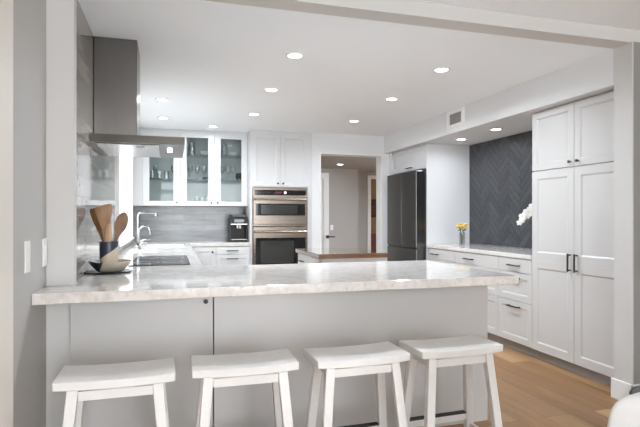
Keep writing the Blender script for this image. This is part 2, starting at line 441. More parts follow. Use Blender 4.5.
# doorway wall: opening to the hall
XD0, XD1, ZDR = 1.972, 2.897, 2.144
struct(MB().grid([1.857, XD0, XD1, 3.9], [0, ZDR, ZC], lambda i, j: not (i == 1 and j == 0), FB(0, 0, 0), -(YW + .165), -YW), 'wall_doorway', 'kitchen_wall_paint')
m = MB().grid([XD0 - .001, XD0 + .013, XD1 - .013, XD1 + .001], [0, ZDR - .013, ZDR + .001], lambda i, j: not (i == 1 and j == 0), FB(0, 0, 0), -(YW + .168), -(YW - .003))
struct(m, 'trim_4', 'trim_paint')
# right side: alcove wall, soffit, column
struct(MB().box(XA, XA + .15, 2.6, YW, 0, ZC), 'wall_right', 'kitchen_wall_paint')
struct(MB().box(XS, XA, 2.79, YW, ZS, ZC), 'wall_soffit', 'kitchen_wall_paint')
struct(MB().box(XS + .012, 7, 2.644, 2.787, 0, ZC), 'wall_front_right', 'wall_gray_dark')  # darker gray than the column cap and the other dining walls
m = MB().box(XS - .016, XS - .0005, 2.628, 2.80, 0, .135, .004).box(XS - .016, 6.9, 2.628, 2.6435, 0, .135, .004)
struct(m, 'baseboard_right', 'trim_paint')
struct(MB().box(XS, XS + .0119, 2.643, 2.788, 0, ZC), 'trim_10', 'wall_paint')
struct(MB().box(XW, XW + .014, 2.155, 2.705, 0, .135, .004), 'baseboard_left', 'trim_paint')

# herringbone tile panel on the alcove back wall
def clip(poly, ax, val, keep_less):
    out = []
    for i in range(len(poly)):
        p, q = poly[i], poly[(i + 1) % len(poly)]
        ip = (p[ax] <= val) == keep_less; iq = (q[ax] <= val) == keep_less
        if ip: out.append(p)
        if ip != iq:
            t = (val - p[ax]) / (q[ax] - p[ax]); out.append((p[0] + (q[0] - p[0]) * t, p[1] + (q[1] - p[1]) * t))
    return out
hb_y0, hb_y1, hb_z0, hb_z1 = 3.745, 5.655, .916, ZS - .002
m = MB(); WT, n = .066, 4; g = .0016; cs = math.cos(PI / 4)
for i in range(-60, 60):
    for j in range(-60, 60):
        rects = []
        if (i - j) % (2 * n) == 0: rects.append((i * WT + g, (i + n) * WT - g, j * WT + g, (j + 1) * WT - g))
        if (i - j) % (2 * n) == 2 * n - 1: rects.append((i * WT + g, (i + 1) * WT - g, j * WT + g, (j + n) * WT - g))
        for (a, b, c_, d) in rects:
            poly = [((u - v) * cs + 4.7, (u + v) * cs + 1.5) for u, v in ((a, c_), (b, c_), (b, d), (a, d))]
            if max(p[0] for p in poly) < hb_y0 or min(p[0] for p in poly) > hb_y1 or max(p[1] for p in poly) < hb_z0 or min(p[1] for p in poly) > hb_z1: continue
            for ax, val, kl in ((0, hb_y0, False), (0, hb_y1, True), (1, hb_z0, False), (1, hb_z1, True)):
                poly = clip(poly, ax, val, kl)
                if len(poly) < 3: break
            if len(poly) >= 3: m.prism(poly, ((XA, 0, 0), (0, 1, 0), (0, 0, 1), (-1, 0, 0)), .004, .011)
hb = struct(m, 'wall_tile_panel', 'herringbone_tile')
struct(MB().box(XA - .006, XA - .0003, hb_y0, hb_y1, hb_z0, hb_z1), 'wall_tile_grout', 'grout_gray', parent=hb)

# hall beyond the doorway
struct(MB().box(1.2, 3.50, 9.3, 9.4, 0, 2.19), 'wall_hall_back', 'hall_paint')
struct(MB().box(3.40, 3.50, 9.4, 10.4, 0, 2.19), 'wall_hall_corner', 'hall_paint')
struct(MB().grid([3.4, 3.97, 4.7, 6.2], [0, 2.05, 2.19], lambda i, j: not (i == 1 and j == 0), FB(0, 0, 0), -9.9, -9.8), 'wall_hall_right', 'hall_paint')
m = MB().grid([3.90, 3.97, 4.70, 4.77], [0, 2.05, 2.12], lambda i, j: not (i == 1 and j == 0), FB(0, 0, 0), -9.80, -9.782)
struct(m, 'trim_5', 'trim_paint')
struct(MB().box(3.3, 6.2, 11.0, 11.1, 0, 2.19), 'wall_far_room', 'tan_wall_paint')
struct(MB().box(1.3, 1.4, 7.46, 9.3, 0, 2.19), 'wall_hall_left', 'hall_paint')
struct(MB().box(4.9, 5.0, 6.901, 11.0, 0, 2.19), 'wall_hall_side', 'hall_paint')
d2 = struct(MB().shaker(FB(2.13, 7.94, .01), .335, 1.965, .04, .09, .008), 'door_2', 'trim_paint')
m = MB().bar((2.44, 7.875, .93), (2.44, 7.90, .93), .05, .05, (0, 0, 1), .004).bar((2.445, 7.868, .93), (2.56, 7.868, .93), .02, .02, (0, 0, 1), .004)
m.build('door_handle', 'black_metal', d2)

# ---------------------------------------------------------------- continuous worktop (peninsula + left run + back run)
PX1, PY0, PY1 = 1.90, 2.445, 3.53
LX = .215
SX0, SX1, SY0, SY1 = -.29, .135, 5.76, 6.47
ux = [XW + .001, -.461, XL + .001, SX0, SX1, LX, .998, PX1]
ux = sorted(ux); vy = [PY0, 2.718, 2.792, PY1, SY0, SY1, YB - .625, YB - .013]
def occ(i, j):
    xm, yy = (ux[i] + ux[i + 1]) / 2, (vy[j] + vy[j + 1]) / 2
    if yy < 2.718: return True
    if yy < 2.792: return xm > -.461
    if xm < XL + .001: return False
    if yy < PY1: return True
    if SX0 < xm < SX1 and SY0 < yy < SY1: return False
    if xm < LX: return True
    return yy > YB - .625 and xm < .998
m = MB().grid(ux, vy, occ, ((0, 0, 0), (1, 0, 0), (0, 1, 0), (0, 0, 1)), .867, .915)
o = solo(m, 'countertop', 'quartz', (0.6, 3, .867), 'long pale quartz worktop over the gray peninsula, running back to the sink', 'countertop')
bv = o.modifiers.new('bevel', 'BEVEL'); bv.width = .003; bv.segments = 2; bv.limit_method = 'ANGLE'

# ---------------------------------------------------------------- peninsula cabinet
t = thing('peninsula_cabinet', (.7, 3.0, 0), 'satin gray peninsula cabinet behind the white stools', 'cabinet')
m = MB().box(-.456, 1.862, 2.885, 3.50, .0, .864, .002)
m.box(.21, 1.862, 2.69, 2.884, .0, .864, .002).box(-.455, .203, 2.7925, 2.884, .0, .864)
m.build('body', 'peninsula_gray', t)
fr = FB(-.475, 2.714, .012)
dr = MB().slabdoor(fr, .68, .84, .022, .002).build('door', 'peninsula_gray', t); knob(fr, .643, .80, dr, .022, .012)

# ---------------------------------------------------------------- left base run (sink side) with hollow carcass
t = thing('base_cabinet', (-.15, 5.2, 0), 'white base cabinet run holding the sink and black cooktop under the window', 'cabinet')
m = MB().box(.145, .165, 3.532, 6.70, .1, .864).box(XL + .003, .145, 3.532, 3.55, .1, .864).box(XL + .003, .145, 3.551, 6.70, .1, .12).box(XL + .003, .10, 3.6, 6.70, 0, .1)
m.build('body', 'cabinet_white', t)
ys = [3.56, 4.05, 4.55, 5.1, 5.6, 6.1, 6.65]
for a, b in zip(ys, ys[1:]):
    f = FR(.166, a + .002, .105); d = MB().shaker(f, b - a - .004, .755).build('door', 'cabinet_white', t); bar_handle(f, (b - a) / 2, .70, .12, 'u', d)

# back base: door + drawers
t = thing('base_cabinet', (.63, 7.0, 0), 'white base cabinet with two drawers below the coffee machine', 'cabinet')
MB().box(.19, .995, 6.735, 7.312, .1, .864).box(.19, .995, 6.80, 7.312, 0, .099).build('body', 'cabinet_white', t)
f = FB(.255, 6.734, .105); d = MB().shaker(f, .293, .755).build('door', 'cabinet_white', t); knob(f, .25, .69, d)
for z0_, z1_ in ((.762, .858), (.51, .758), (.105, .506)):
    f = FB(.553, 6.734, z0_); h = z1_ - z0_
    d = (MB().shaker(f, .44, h, fr=.05) if h > .15 else MB().slabdoor(f, .44, h)).build('drawer', 'cabinet_white', t)
    bar_handle(f, .21, h * .5 if h < .15 else h - .055, .15, 'u', d)

# ---------------------------------------------------------------- glass wall cabinets
UY = 6.98; UZ0, UZ1 = 1.402, 2.385
GLASSES = []
def upper(x0, x1, doors, label, group=None):
    t = thing('wall_cabinet', ((x0 + x1) / 2, 7.15, UZ0), label, 'cabinet')
    m = MB().box(x0, x0 + .018, UY, YB - .001, UZ0, UZ1).box(x1 - .018, x1, UY, YB - .001, UZ0, UZ1)
    m.box(x0 + .018, x1 - .018, UY, YB - .001, UZ0, UZ0 + .02).box(x0 + .018, x1 - .018, UY, YB - .001, UZ1 - .02, UZ1)
    m.build('body', 'cabinet_white', t)
    MB().box(x0 + .019, x1 - .019, YB - .012, YB - .003, UZ0 + .021, UZ1 - .021).build('back_panel', 'cabinet_inside', t)
    for zz in (1.755, 2.09): MB().box(x0 + .02, x1 - .02, UY + .03, YB - .02, zz, zz + .010).build('shelf', 'shelf_glass', t)
    for (a, b, ks) in doors:
        w_, h_ = b - a - .003, UZ1 - UZ0 - .004
        f = FB(a + .0015, UY - .001, UZ0 + .002)
        g0, g1 = .082, .068
        d = MB().grid([0, g0, w_ - g0, w_], [0, g1 - .01, h_ - g1, h_], lambda i, j: not (i == 1 and j == 1), f, 0, .02).build('door', 'cabinet_white', t)
        MB().prism([(g0 - .004, g1 - .014), (w_ - g0 + .004, g1 - .014), (w_ - g0 + .004, h_ - g1 + .004), (g0 - .004, h_ - g1 + .004)], f, .006, .010).build('glass_pane', 'cabinet_glass', d)
        knob(f, (w_ - .04) if ks > 0 else .04, .04, d, .02, .012)
    return t
upper(-.37, .100, [(-.37, .100, 1)], 'white wall cabinet with a single glass door beside the range hood')
upper(.103, .998, [(.103, .55, 1), (.55, .998, -1)], 'white wall cabinet with two glass doors above the coffee machine')
struct(MB().box(XL + .001, .998, UY + .005, YB - .001, UZ1 + .001, ZC - .001), 'trim_6', 'cabinet_white')
struct(MB().box(XL + .001, -.371, UY - .015, UY + .05, UZ0, UZ1), 'trim_7', 'cabinet_white')

# glassware: one of each kind, then copies
def proto_glass(kind):
    if kind == 'tumbler': pr, nm, mt = [(.030, 0), (.036, .11), (.033, .108), (.027, .008)], 'drinking_glass', 'drinking_glass'
    elif kind == 'wine': pr, nm, mt = [(.033, 0), (.030, .004), (.004, .012), (.004, .08), (.022, .10), (.038, .135), (.032, .19), (.030, .188), (.034, .135), (.01, .098)], 'wine_glass', 'drinking_glass'
    elif kind == 'bowl': pr, nm, mt = [(.035, 0), (.05, .015), (.075, .055), (.071, .055), (.045, .018)], 'bowl', 'ceramic_white'
    elif kind == 'pitcher': pr, nm, mt = [(.045, 0), (.055, .05), (.05, .10), (.035, .14), (.045, .17), (.041, .168), (.03, .14), (.045, .1), (.045, .01)], 'glass_jug', 'drinking_glass'
    m = MB().lathe(pr, (0, 0, 0), 20)
    o = m.build(nm, mt, None, True); return o
PG = {}
def put(kind, x, y, z, label, group):
    if kind not in PG: PG[kind] = o = proto_glass(kind)
    else: o = PG[kind].copy(); C.objects.link(o)
    o.location = (x, y, z)
    cat = {'tumbler': 'glass', 'wine': 'glass', 'bowl': 'bowl', 'pitcher': 'jug'}[kind]
    tag(o, label, cat, group)
S0, S1, S2 = UZ0 + .021, 1.766, 2.101
def row(kind, xs, y, z, label, group):
    for x in xs: put(kind, x, y, z, label, group)
row('tumbler', (-.25, -.16, -.07), 7.12, S1, 'clear tumbler on the middle shelf of the single door glass cabinet', 'tumblers in the single door cabinet')
row('wine', (.02, -.02 - .19), 7.22, S1, 'stemmed glass at the back of the middle shelf, single door cabinet', 'stemmed glasses in the single door cabinet')
row('bowl', (-.22, -.04), 7.14, S0, 'small white bowl on the bottom of the single door glass cabinet', 'bowls in the single door cabinet')
row('wine', (.24, .33, .42), 7.10, S1, 'stemmed glass on the middle shelf behind the centre glass door', 'stemmed glasses behind the centre glass door')
row('tumbler', (.33, .40, .47), 7.12, S0, 'clear tumbler on the cabinet bottom behind the centre glass door', 'tumblers behind the centre glass door')
put('bowl', .435, 7.13, S2, 'white bowl on the top shelf behind the centre glass door', None)
put('pitcher', .26, 7.14, S2, 'clear jug on the top shelf behind the centre glass door', None)
row('wine', (.67, .75, .82), 7.12, S1, 'stemmed glass on the middle shelf behind the right glass door', 'stemmed glasses behind the right glass door')
row('bowl', (.82,), 7.13, S2, 'white bowl on the top shelf behind the right glass door', None)
put('pitcher', .70, 7.14, S2, 'clear jug on the top shelf behind the right glass door', None)
put('bowl', .80, 7.14, S0, 'white bowl on the cabinet bottom behind the right glass door', None)
solo(MB().lathe([(.03, 0), (.055, .03), (.06, .07), (.045, .10), (.042, .10), (.055, .07), (.03, .01)], (.905, 7.10, S1)), 'pot', 'black_gloss', (.905, 7.10, S1), 'small dark pot on the middle shelf behind the right glass door', 'pot', None, True)
solo(MB().lathe([(.03, 0), (.05, .012), (.075, .035), (.07, .035), (.045, .016)], (.47, 7.22, S1 + .001)), 'dark_bowl', 'black_plastic', (.47, 7.22, S1 + .001), 'dark bowl among the stemmed glasses behind the centre glass door', 'bowl', None, True)

# ---------------------------------------------------------------- oven tower
TX0, TX1, TY = 1.0, 1.855, 6.76
t = thing('oven_cabinet', (1.42, 7.0, 0), 'tall white cabinet housing the two stacked steel ovens', 'cabinet')
m = MB().box(TX0, TX0 + .03, TY - .02, YB - .001, .1, ZC - .002).box(1.795, TX1, TY - .02, YB - .001, .1, ZC - .002)
m.box(TX0 + .03, 1.795, TY, YB - .001, 1.652, ZC - .002).box(TX0 + .03, 1.795, TY, YB - .001, .1, .50).box(TX0, TX1, TY + .05, YB - .001, 0, .099)
m.box(TX0 + .03, 1.795, TY - .019, TY, 2.385, ZC - .002)
m.build('body', 'cabinet_white', t)
for k, (a, b) in enumerate(((1.03, 1.411), (1.414, 1.795))):
    f = FB(a, TY - .001, 1.662); d = MB().shaker(f, b - a, .72).build('door', 'cabinet_white', t)
    knob(f, (b - a - .035) if k == 0 else .035, .045, d)
f = FB(1.03, TY - .001, .11); d = MB().shaker(f, .765, .385).build('drawer', 'cabinet_white', t); bar_handle(f, .38, .33, .16, 'u', d)
OX0, OX1 = 1.034, 1.791; OYf = TY - .022
# upper (microwave) oven
t = thing('microwave_oven', (1.41, 7.0, 1.125), 'stainless built-in microwave oven with a black control strip, above the larger oven', 'oven')
MB().box(OX0, OX1, OYf, YB - .08, 1.128, 1.648, .002).build('body', 'stainless', t)
cp = MB().box(OX0 + .025, OX1 - .025, OYf - .006, OYf - .0005, 1.548, 1.618, .002).build('control_panel', 'black_gloss', t)
MB().box(1.335, 1.43, OYf - .008, OYf - .0062, 1.570, 1.597).build('display', 'display_red', cp)
MB().lathe([(.017, 0), (.016, .012)], (1.478, OYf - .0065, 1.583), 16, (0, -1, 0)).build('dial', 'display_white', cp, True)
for i in range(5): MB().box(1.09 + i * .04, 1.112 + i * .04, OYf - .0075, OYf - .0062, 1.578, 1.588).build('button', 'black_plastic', cp)
d = MB().box(OX0 + .004, OX1 - .004, OYf - .03, OYf - .001, 1.150, 1.536, .004).build('door', 'stainless', t)
MB().box(OX0 + .035, OX1 - .04, OYf - .033, OYf - .0305, 1.272, 1.432, .001).build('window', 'oven_glass', d)
MB().box(OX0 + .11, OX1 - .15, OYf - .0345, OYf - .0332, 1.29, 1.415).build('window_screen', 'oven_pane', d)
m = MB().cyl((OX0 + .02, OYf - .075, 1.492), (OX1 - .02, OYf - .075, 1.492), .014, 16)
for x in (OX0 + .05, OX1 - .05): m.box(x - .012, x + .012, OYf - .075, OYf - .0302, 1.482, 1.502)
m.build('handle', 'stainless_bright', d, True)
# lower oven
t = thing('wall_oven', (1.41, 7.0, .505), 'stainless wall oven with a wide dark window, below the microwave oven', 'oven')
MB().box(OX0, OX1, OYf, YB - .08, .506, 1.122, .002).build('body', 'stainless', t)
d = MB().box(OX0 + .004, OX1 - .004, OYf - .03, OYf - .001, .515, 1.118, .004).build('door', 'stainless', t)
MB().box(OX0 + .035, OX1 - .035, OYf - .033, OYf - .0305, .60, .972, .001).build('window', 'oven_glass', d)
MB().box(OX0 + .10, OX1 - .20, OYf - .0345, OYf - .0332, .63, .93).build('window_screen', 'oven_pane', d)
m = MB().cyl((OX0 + .02, OYf - .08, 1.055), (OX1 - .02, OYf - .08, 1.055), .015, 16)
for x in (OX0 + .05, OX1 - .05): m.box(x - .012, x + .012, OYf - .08, OYf - .0302, 1.044, 1.066)
m.build('handle', 'stainless_bright', d, True)

# ---------------------------------------------------------------- range hood
HY0, HY1, HX1 = 3.37, 4.12, .078
t = thing('range_hood', (XL, 3.74, 1.71), 'stainless chimney range hood hanging over the cooktop on the tiled wall', 'range hood')
MB().box(XL + .001, -.222, 3.54, 3.86, 1.765, ZC - .001, .004).build('chimney', 'hood_steel', t)
MB().grid([XL + .001, XL + .05, HX1 - .03, HX1], [HY0, HY0 + .03, HY1 - .03, HY1], lambda i, j: True, ((0, 0, 0), (1, 0, 0), (0, 1, 0), (0, 0, 1)), 1.715, 1.764).build('canopy', 'hood_band', t)
un = MB().box(XL + .03, HX1 - .16, HY0 + .05, HY1 - .05, 1.707, 1.7145, .003).build('filter', 'hood_under', t)
for y in (3.66,): MB().box(-.03, .0, y - .09, y + .09, 1.710, 1.7145).build('lamp', 'hood_lamp_glow', t)
MB().lathe([(.006, 0), (.006, .05)], (-.22, 3.48, 1.705), 10, (1, 0, 0)).build('filter_latch', 'chrome', un, True)

# ---------------------------------------------------------------- cooktop, sink, faucets
t = thing('cooktop', (-.08, 4.07, .9155), 'flat black glass cooktop set in the pale worktop', 'cooktop')
MB().box(-.285, .122, 3.65, 4.50, .9156, .921, .002).build('glass_top', 'black_gloss', t)
for (x, y, r) in ((-.18, 3.87, .09), (-.18, 4.28, .075), (.0, 3.87, .07), (.0, 4.28, .09)):
    MB().lathe([(r, 0), (r - .002, .0004), (r - .004, .0004), (r - .006, 0)], (x, y, .9212), 32, None, False).build('burner_ring', 'vent_gray', t)
t = thing('sink', (-.08, 6.1, .66), 'white undermount sink basin below the window', 'sink')
m = MB(); a, b, c_, d_ = SX0 - .012, SX1 + .005, SY0 - .012, SY1 + .012
m.box(a, SX0 + .0, c_, d_, .68, .866).box(SX1 - .0, b, c_, d_, .68, .866).box(SX0, SX1, c_, SY0, .68, .866).box(SX0, SX1, SY1, d_, .68, .866).box(a, b, c_, d_, .665, .68)
m.build('basin', 'porcelain', t)
MB().lathe([(.04, 0), (.04, .004), (.015, .003)], (-.08, 6.1, .6805), 20).build('drain', 'chrome', t, True)
t = thing('kitchen_faucet', (-.355, 5.83, .9155), 'tall chrome faucet with a square high spout by the sink', 'faucet')
MB().lathe([(.028, 0), (.028, .012), (.02, .02)], (-.355, 5.83, .9156)).build('base', 'chrome', t, True)
m = MB().tube([(-.355, 5.83, .93), (-.355, 5.83, 1.25), (-.352, 5.83, 1.275), (-.342, 5.83, 1.29), (-.322, 5.83, 1.298), (-.17, 5.83, 1.298)], .0125, 14)
m.build('spout', 'chrome', t, True)
MB().cyl((-.17, 5.83, 1.296), (-.17, 5.83, 1.262), .015, 14).build('spray_head', 'chrome', t, True)
MB().tube([(-.343, 5.82, .98), (-.30, 5.80, 1.0), (-.23, 5.80, 1.01)], [.012, .009, .007], 12).build('lever', 'chrome', t, True)
t = thing('filter_faucet', (-.325, 5.48, .9155), 'small chrome gooseneck faucet in front of the tall faucet', 'faucet')
MB().lathe([(.022, 0), (.022, .01), (.014, .016)], (-.325, 5.48, .9156)).build('base', 'chrome', t, True)
arc = [(-.325, 5.48, .93), (-.325, 5.48, 1.09)] + [(-.27 - .055 * math.cos(a), 5.48, 1.09 + .068 * math.sin(a)) for a in [PI * k / 10 for k in range(1, 11)]] + [(-.215, 5.48, 1.07)]
MB().tube(arc, .009, 12).build('spout', 'chrome', t, True)
MB().tube([(-.318, 5.475, .965), (-.29, 5.46, .99), (-.245, 5.46, .992)], [.01, .008, .006], 12).build('lever', 'chrome', t, True)

# ---------------------------------------------------------------- coffee machine
t = thing('coffee_machine', (.875, 6.99, .9155), 'black bean-to-cup coffee machine on the back counter', 'coffee machine')
cx0, cx1, cy0, cy1 = .755, .985, 6.86, 7.22
m = MB().box(cx0, cx1, cy0 + .14, cy1, .918, 1.24, .006).box(cx0, cx1, cy0, cy0 + .139, 1.155, 1.24, .006).box(cx0, cx1, cy0, cy0 + .139, .918, .95, .005)
m.box(cx0, cx0 + .02, cy0 + .02, cy0 + .139, .95, 1.155).box(cx1 - .02, cx1, cy0 + .02, cy0 + .139, .95, 1.155)
m.build('body', 'machine_black', t)
MB().box(cx0 + .012, cx1 - .012, cy0 + .01, cy1 - .02, 1.241, 1.285, .012).build('bean_lid', 'black_plastic', t)
MB().box(cx0 + .004, cx1 - .004, cy0 - .006, cy0 - .0005, 1.150, 1.160).build('trim_strip', 'stainless_bright', t)
MB().box(cx0 + .004, cx1 - .004, cy0 - .006, cy0 - .0005, .943, .951).build('trim_strip', 'stainless_bright', t)
m = MB().box(.84, .866, cy0 + .035, cy0 + .075, 1.095, 1.1545, .003).box(.874, .90, cy0 + .035, cy0 + .075, 1.095, 1.1545, .003)
m.build('coffee_spout', 'stainless', t)
MB().box(cx0 + .03, cx1 - .03, cy0 + .01, cy0 + .13, .9505, .956).build('drip_grate', 'stainless', t)
MB().box(cx0 + .05, cx1 - .05, cy0 - .003, cy0 - .0005, 1.18, 1.22).build('control_screen', 'oven_pane', t)

# ---------------------------------------------------------------- right run: drawers, worktop, pantry, fridge
t = thing('drawer_cabinet', (3.35, 4.7, 0), 'low white cabinet with wide drawers along the dark tiled alcove', 'cabinet')
MB().box(XP + .001, XA - .014, 3.743, 5.60, .09, .872).build('body', 'pantry_white', t)
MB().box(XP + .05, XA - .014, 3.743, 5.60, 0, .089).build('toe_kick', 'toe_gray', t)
yc = [(3.745, 4.222), (4.226, 5.0), (5.004, 5.60)]
for k, (a, b) in enumerate(yc):
    for z0_, z1_ in ((.742, .868), (.480, .738), (.095, .476)):
        f = FL(XP, b, z0_); w_, h_ = b - a, z1_ - z0_
        d = (MB().shaker(f, w_, h_, fr=.055) if h_ > .2 else MB().slabdoor(f, w_, h_)).build('drawer', 'pantry_white', t)
        L = .165; uc = {0: b - 3.975, 1: b - 4.715, 2: b - 5.44}[k]
        bar_handle(f, uc, h_ * .5 if h_ < .2 else h_ - .05, L, 'u', d)
o = solo(MB().box(XP - .03, XA - .013, 3.7425, 5.648, .874, .915, .003), 'countertop', 'quartz', (3.34, 4.7, .874), 'pale quartz worktop in front of the dark herringbone tile, under the vase', 'countertop')
struct(MB().box(XP - .018, XA - .001, 5.652, 5.67, 0, ZS - .001), 'trim_8', 'kitchen_wall_paint')      # tall side panel by the fridge

t = thing('pantry_cabinet', (3.35, 3.27, 0), 'tall white pantry cabinet with four shaker doors by the column', 'cabinet')
MB().box(XP + .001, XA - .001, 2.79, 3.740, .09, 2.158).build('body', 'pantry_white', t)
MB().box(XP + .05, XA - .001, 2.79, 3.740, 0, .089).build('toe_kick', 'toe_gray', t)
for (a, b, side) in ((3.259, 3.739, 1), (2.79, 3.255, -1)):
    w_ = b - a
    f = FL(XP, b, 1.652); d = MB().shaker(f, w_, .506).build('door', 'pantry_white', t)
    knob(f, (w_ - .030) if side > 0 else .045, .038, d, .02, .013)
    f = FL(XP, b, .093); d = MB().shaker(f, w_, .784, fr=.066, e=.0004).shaker(((f[0][0], f[0][1], f[0][2] + .7841),) + f[1:], w_, .768, fr=.066, e=.0004).build('door', 'pantry_white', t)
    bar_handle(f, (w_ - .034) if side > 0 else .032, .795, .145, 'v', d)

t = thing('wall_cabinet', (3.35, 6.1, 1.86), 'short white cabinet tucked above the dark refrigerator', 'cabinet')
MB().box(XP + .001, XA - .001, 5.672, 6.65, 1.865, ZS - .001).build('body', 'cabinet_white', t)
f = FL(XP, 6.648, 1.868); d = MB().shaker(f, .974, ZS - 1.871, fr=.05).build('door', 'cabinet_white', t)
bar_handle(f, .53, .035, .14, 'u', d)
struct(MB().box(3.0, XA - .001, 6.655, YW - .001, 0, ZS - .001), 'trim_9', 'kitchen_wall_paint')

t = thing('refrigerator', (3.3, 6.08, 0), 'dark steel french door refrigerator with a bottom freezer drawer', 'refrigerator')
RX = 2.90
MB().box(RX + .03, XA - .03, 5.675, 6.545, .02, 1.825, .006).build('body', 'fridge_steel', t)
for (a, b) in ((6.092, 6.545), (5.632 + .04, 6.084)):
    d = MB().box(RX, RX + .10, a, b, .868, 1.832, .008, 3).build('door', 'fridge_steel', t)
    y = a + .004 if a > 6 else b - .004
    MB().box(RX - .002, RX + .09, y - .003, y + .003, .88, 1.82).build('edge_trim', 'fridge_edge', d)
d = MB().box(RX, RX + .10, 5.672, 6.545, .07, .850, .008, 3).build('drawer', 'fridge_steel', t)
MB().box(RX + .01, RX + .09, 5.68, 6.54, .8515, .866).build('finger_gap', 'black_plastic', t)
for y in (5.75, 6.45): MB().box(RX + .05, RX + .12, y - .03, y + .03, .0, .068).build('foot', 'black_plastic', t)

# ---------------------------------------------------------------- island
IX0, IX1, IY0, IY1 = 1.265, 1.945, 4.37, 5.25
t = thing('kitchen_island', (1.6, 4.8, 0), 'small white island with a brown butcher block top', 'island')
MB().box(IX0 + .04, IX1 - .025, IY0 + .02, IY1 - .025, .09, .871).box(IX0 + .07, IX1 - .06, IY0 + .06, IY1 - .06, 0, .089).build('body', 'cabinet_white', t)
MB().box(IX0, IX1, IY0, IY1, .872, .915, .003).build('top', 'butcher_block', t)
for a, b in ((IY0 + .03, IY0 + .43), (IY0 + .434, IY1 - .03)):
    f = FL(IX0 + .039, b, .70); d = MB().slabdoor(f, b - a, .165).build('drawer', 'cabinet_white', t); bar_handle(f, (b - a) / 2, .1, .13, 'u', d)
    f = FL(IX0 + .039, b, .10); d = MB().shaker(f, b - a, .595).build('door', 'cabinet_white', t); bar_handle(f, .05, .5, .13, 'v', d)

# ---------------------------------------------------------------- bar stools
def make_stool():
    t = thing('bar_stool', (0, 0, 0), 'x', 'stool', 'bar stools along the peninsula')
    W, D, H, T = .456, .245, .612, .035
    m = MB(); nx, ny = 16, 6
    top, bot = [], []
    for i in range(nx + 1):
        u = -1 + 2 * i / nx; x = u * W / 2; z = H - .008 * (1 - u * u)
        top.append([m.bm.verts.new((x, -D / 2 + D * j / ny, z)) for j in range(ny + 1)])
        bot.append([m.bm.verts.new((x, -D / 2 + D * j / ny, z - T)) for j in range(ny + 1)])
    for i in range(nx):
        for j in range(ny):
            m.bm.faces.new((top[i][j], top[i + 1][j], top[i + 1][j + 1], top[i][j + 1])); m.bm.faces.new((bot[i][j + 1], bot[i + 1][j + 1], bot[i + 1][j], bot[i][j]))
        m.bm.faces.new((bot[i][0], bot[i + 1][0], top[i + 1][0], top[i][0])); m.bm.faces.new((top[i][ny], top[i + 1][ny], bot[i + 1][ny], bot[i][ny]))
    for j in range(ny):
        m.bm.faces.new((top[0][j], top[0][j + 1], bot[0][j + 1], bot[0][j])); m.bm.faces.new((bot[nx][j], bot[nx][j + 1], top[nx][j + 1], top[nx][j]))
    s = m.build('seat', 'stool_white', t, True); bv = s.modifiers.new('bevel', 'BEVEL'); bv.width = .004; bv.segments = 2; bv.limit_method = 'ANGLE'; bv.angle_limit = .8
    zt = H - T - .001
    def leg_at(sx, sy, z): k = (zt - z) / zt; return Vector((sx * (.160 + .050 * k), sy * (.086 + .055 * k), z))
    for sx in (-1, 1):
        for sy in (-1, 1):
            p, q = leg_at(sx, sy, zt), leg_at(sx, sy, .0)
            a = .021; hx = []
            for (c0, z) in ((q, .001), (p, zt - .006)):
                hx += [Vector((c0.x + dx, c0.y + dy, z)) for dx, dy in ((-a, -a * .8), (a, -a * .8), (a, a * .8), (-a, a * .8))]
            MB().hexa(hx, .003).build('leg', 'stool_white', t)
    for sy in (-1, 1):
        p, q = leg_at(-1, sy, zt - .026), leg_at(1, sy, zt - .026)
        MB().box(p.x + .022, q.x - .022, p.y - .010, p.y + .010, zt - .052, zt - .014, .001).build('apron', 'stool_white', t)
    for sx in (-1, 1):
        p, q = leg_at(sx, -1, zt - .03), leg_at(sx, 1, zt - .03)
        MB().box(p.x - .010, p.x + .010, p.y + .018, q.y - .018, zt - .05, zt - .008, .001).build('apron', 'stool_white', t)
        p, q = leg_at(sx, -1, .12), leg_at(sx, 1, .12)
        MB().box(p.x - .011, p.x + .011, p.y + .018, q.y - .018, .10, .135, .002).build('stretcher', 'stool_white', t)
    for sy, z in ((-1, .19), (1, .175)):
        p, q = leg_at(-1, sy, z), leg_at(1, sy, z)
        r = MB().box(p.x + .0225, q.x - .0225, p.y - .014, p.y + .014, z - .02, z + .014, .002).build('stretcher', 'stool_white', t)
        if sy > 0: MB().box(p.x + .024, q.x - .024, p.y - .015, p.y + .015, z + .0145, z + .022).build('foot_plate', 'rubber', r)
    return t
st = make_stool()
for i, (x, y, a, lb) in enumerate(((-.212, 2.272, .3, 'white saddle seat bar stool nearest the left wall and light switches'),
        (.313, 2.275, -.8, 'white saddle seat bar stool in front of the seam beside the peninsula knob'),
        (.846, 2.255, 1.2, 'white saddle seat bar stool second from the open right end of the peninsula'),
        (1.361, 2.259, 2.0, 'white saddle seat bar stool at the open right end of the peninsula'))):
    o = st if i == 0 else copy_tree(st)
    o.location = (x - .004, y + (-.002, .005, .012, .020)[i], 0); o.rotation_euler.z = math.radians(a); o['label'] = lb

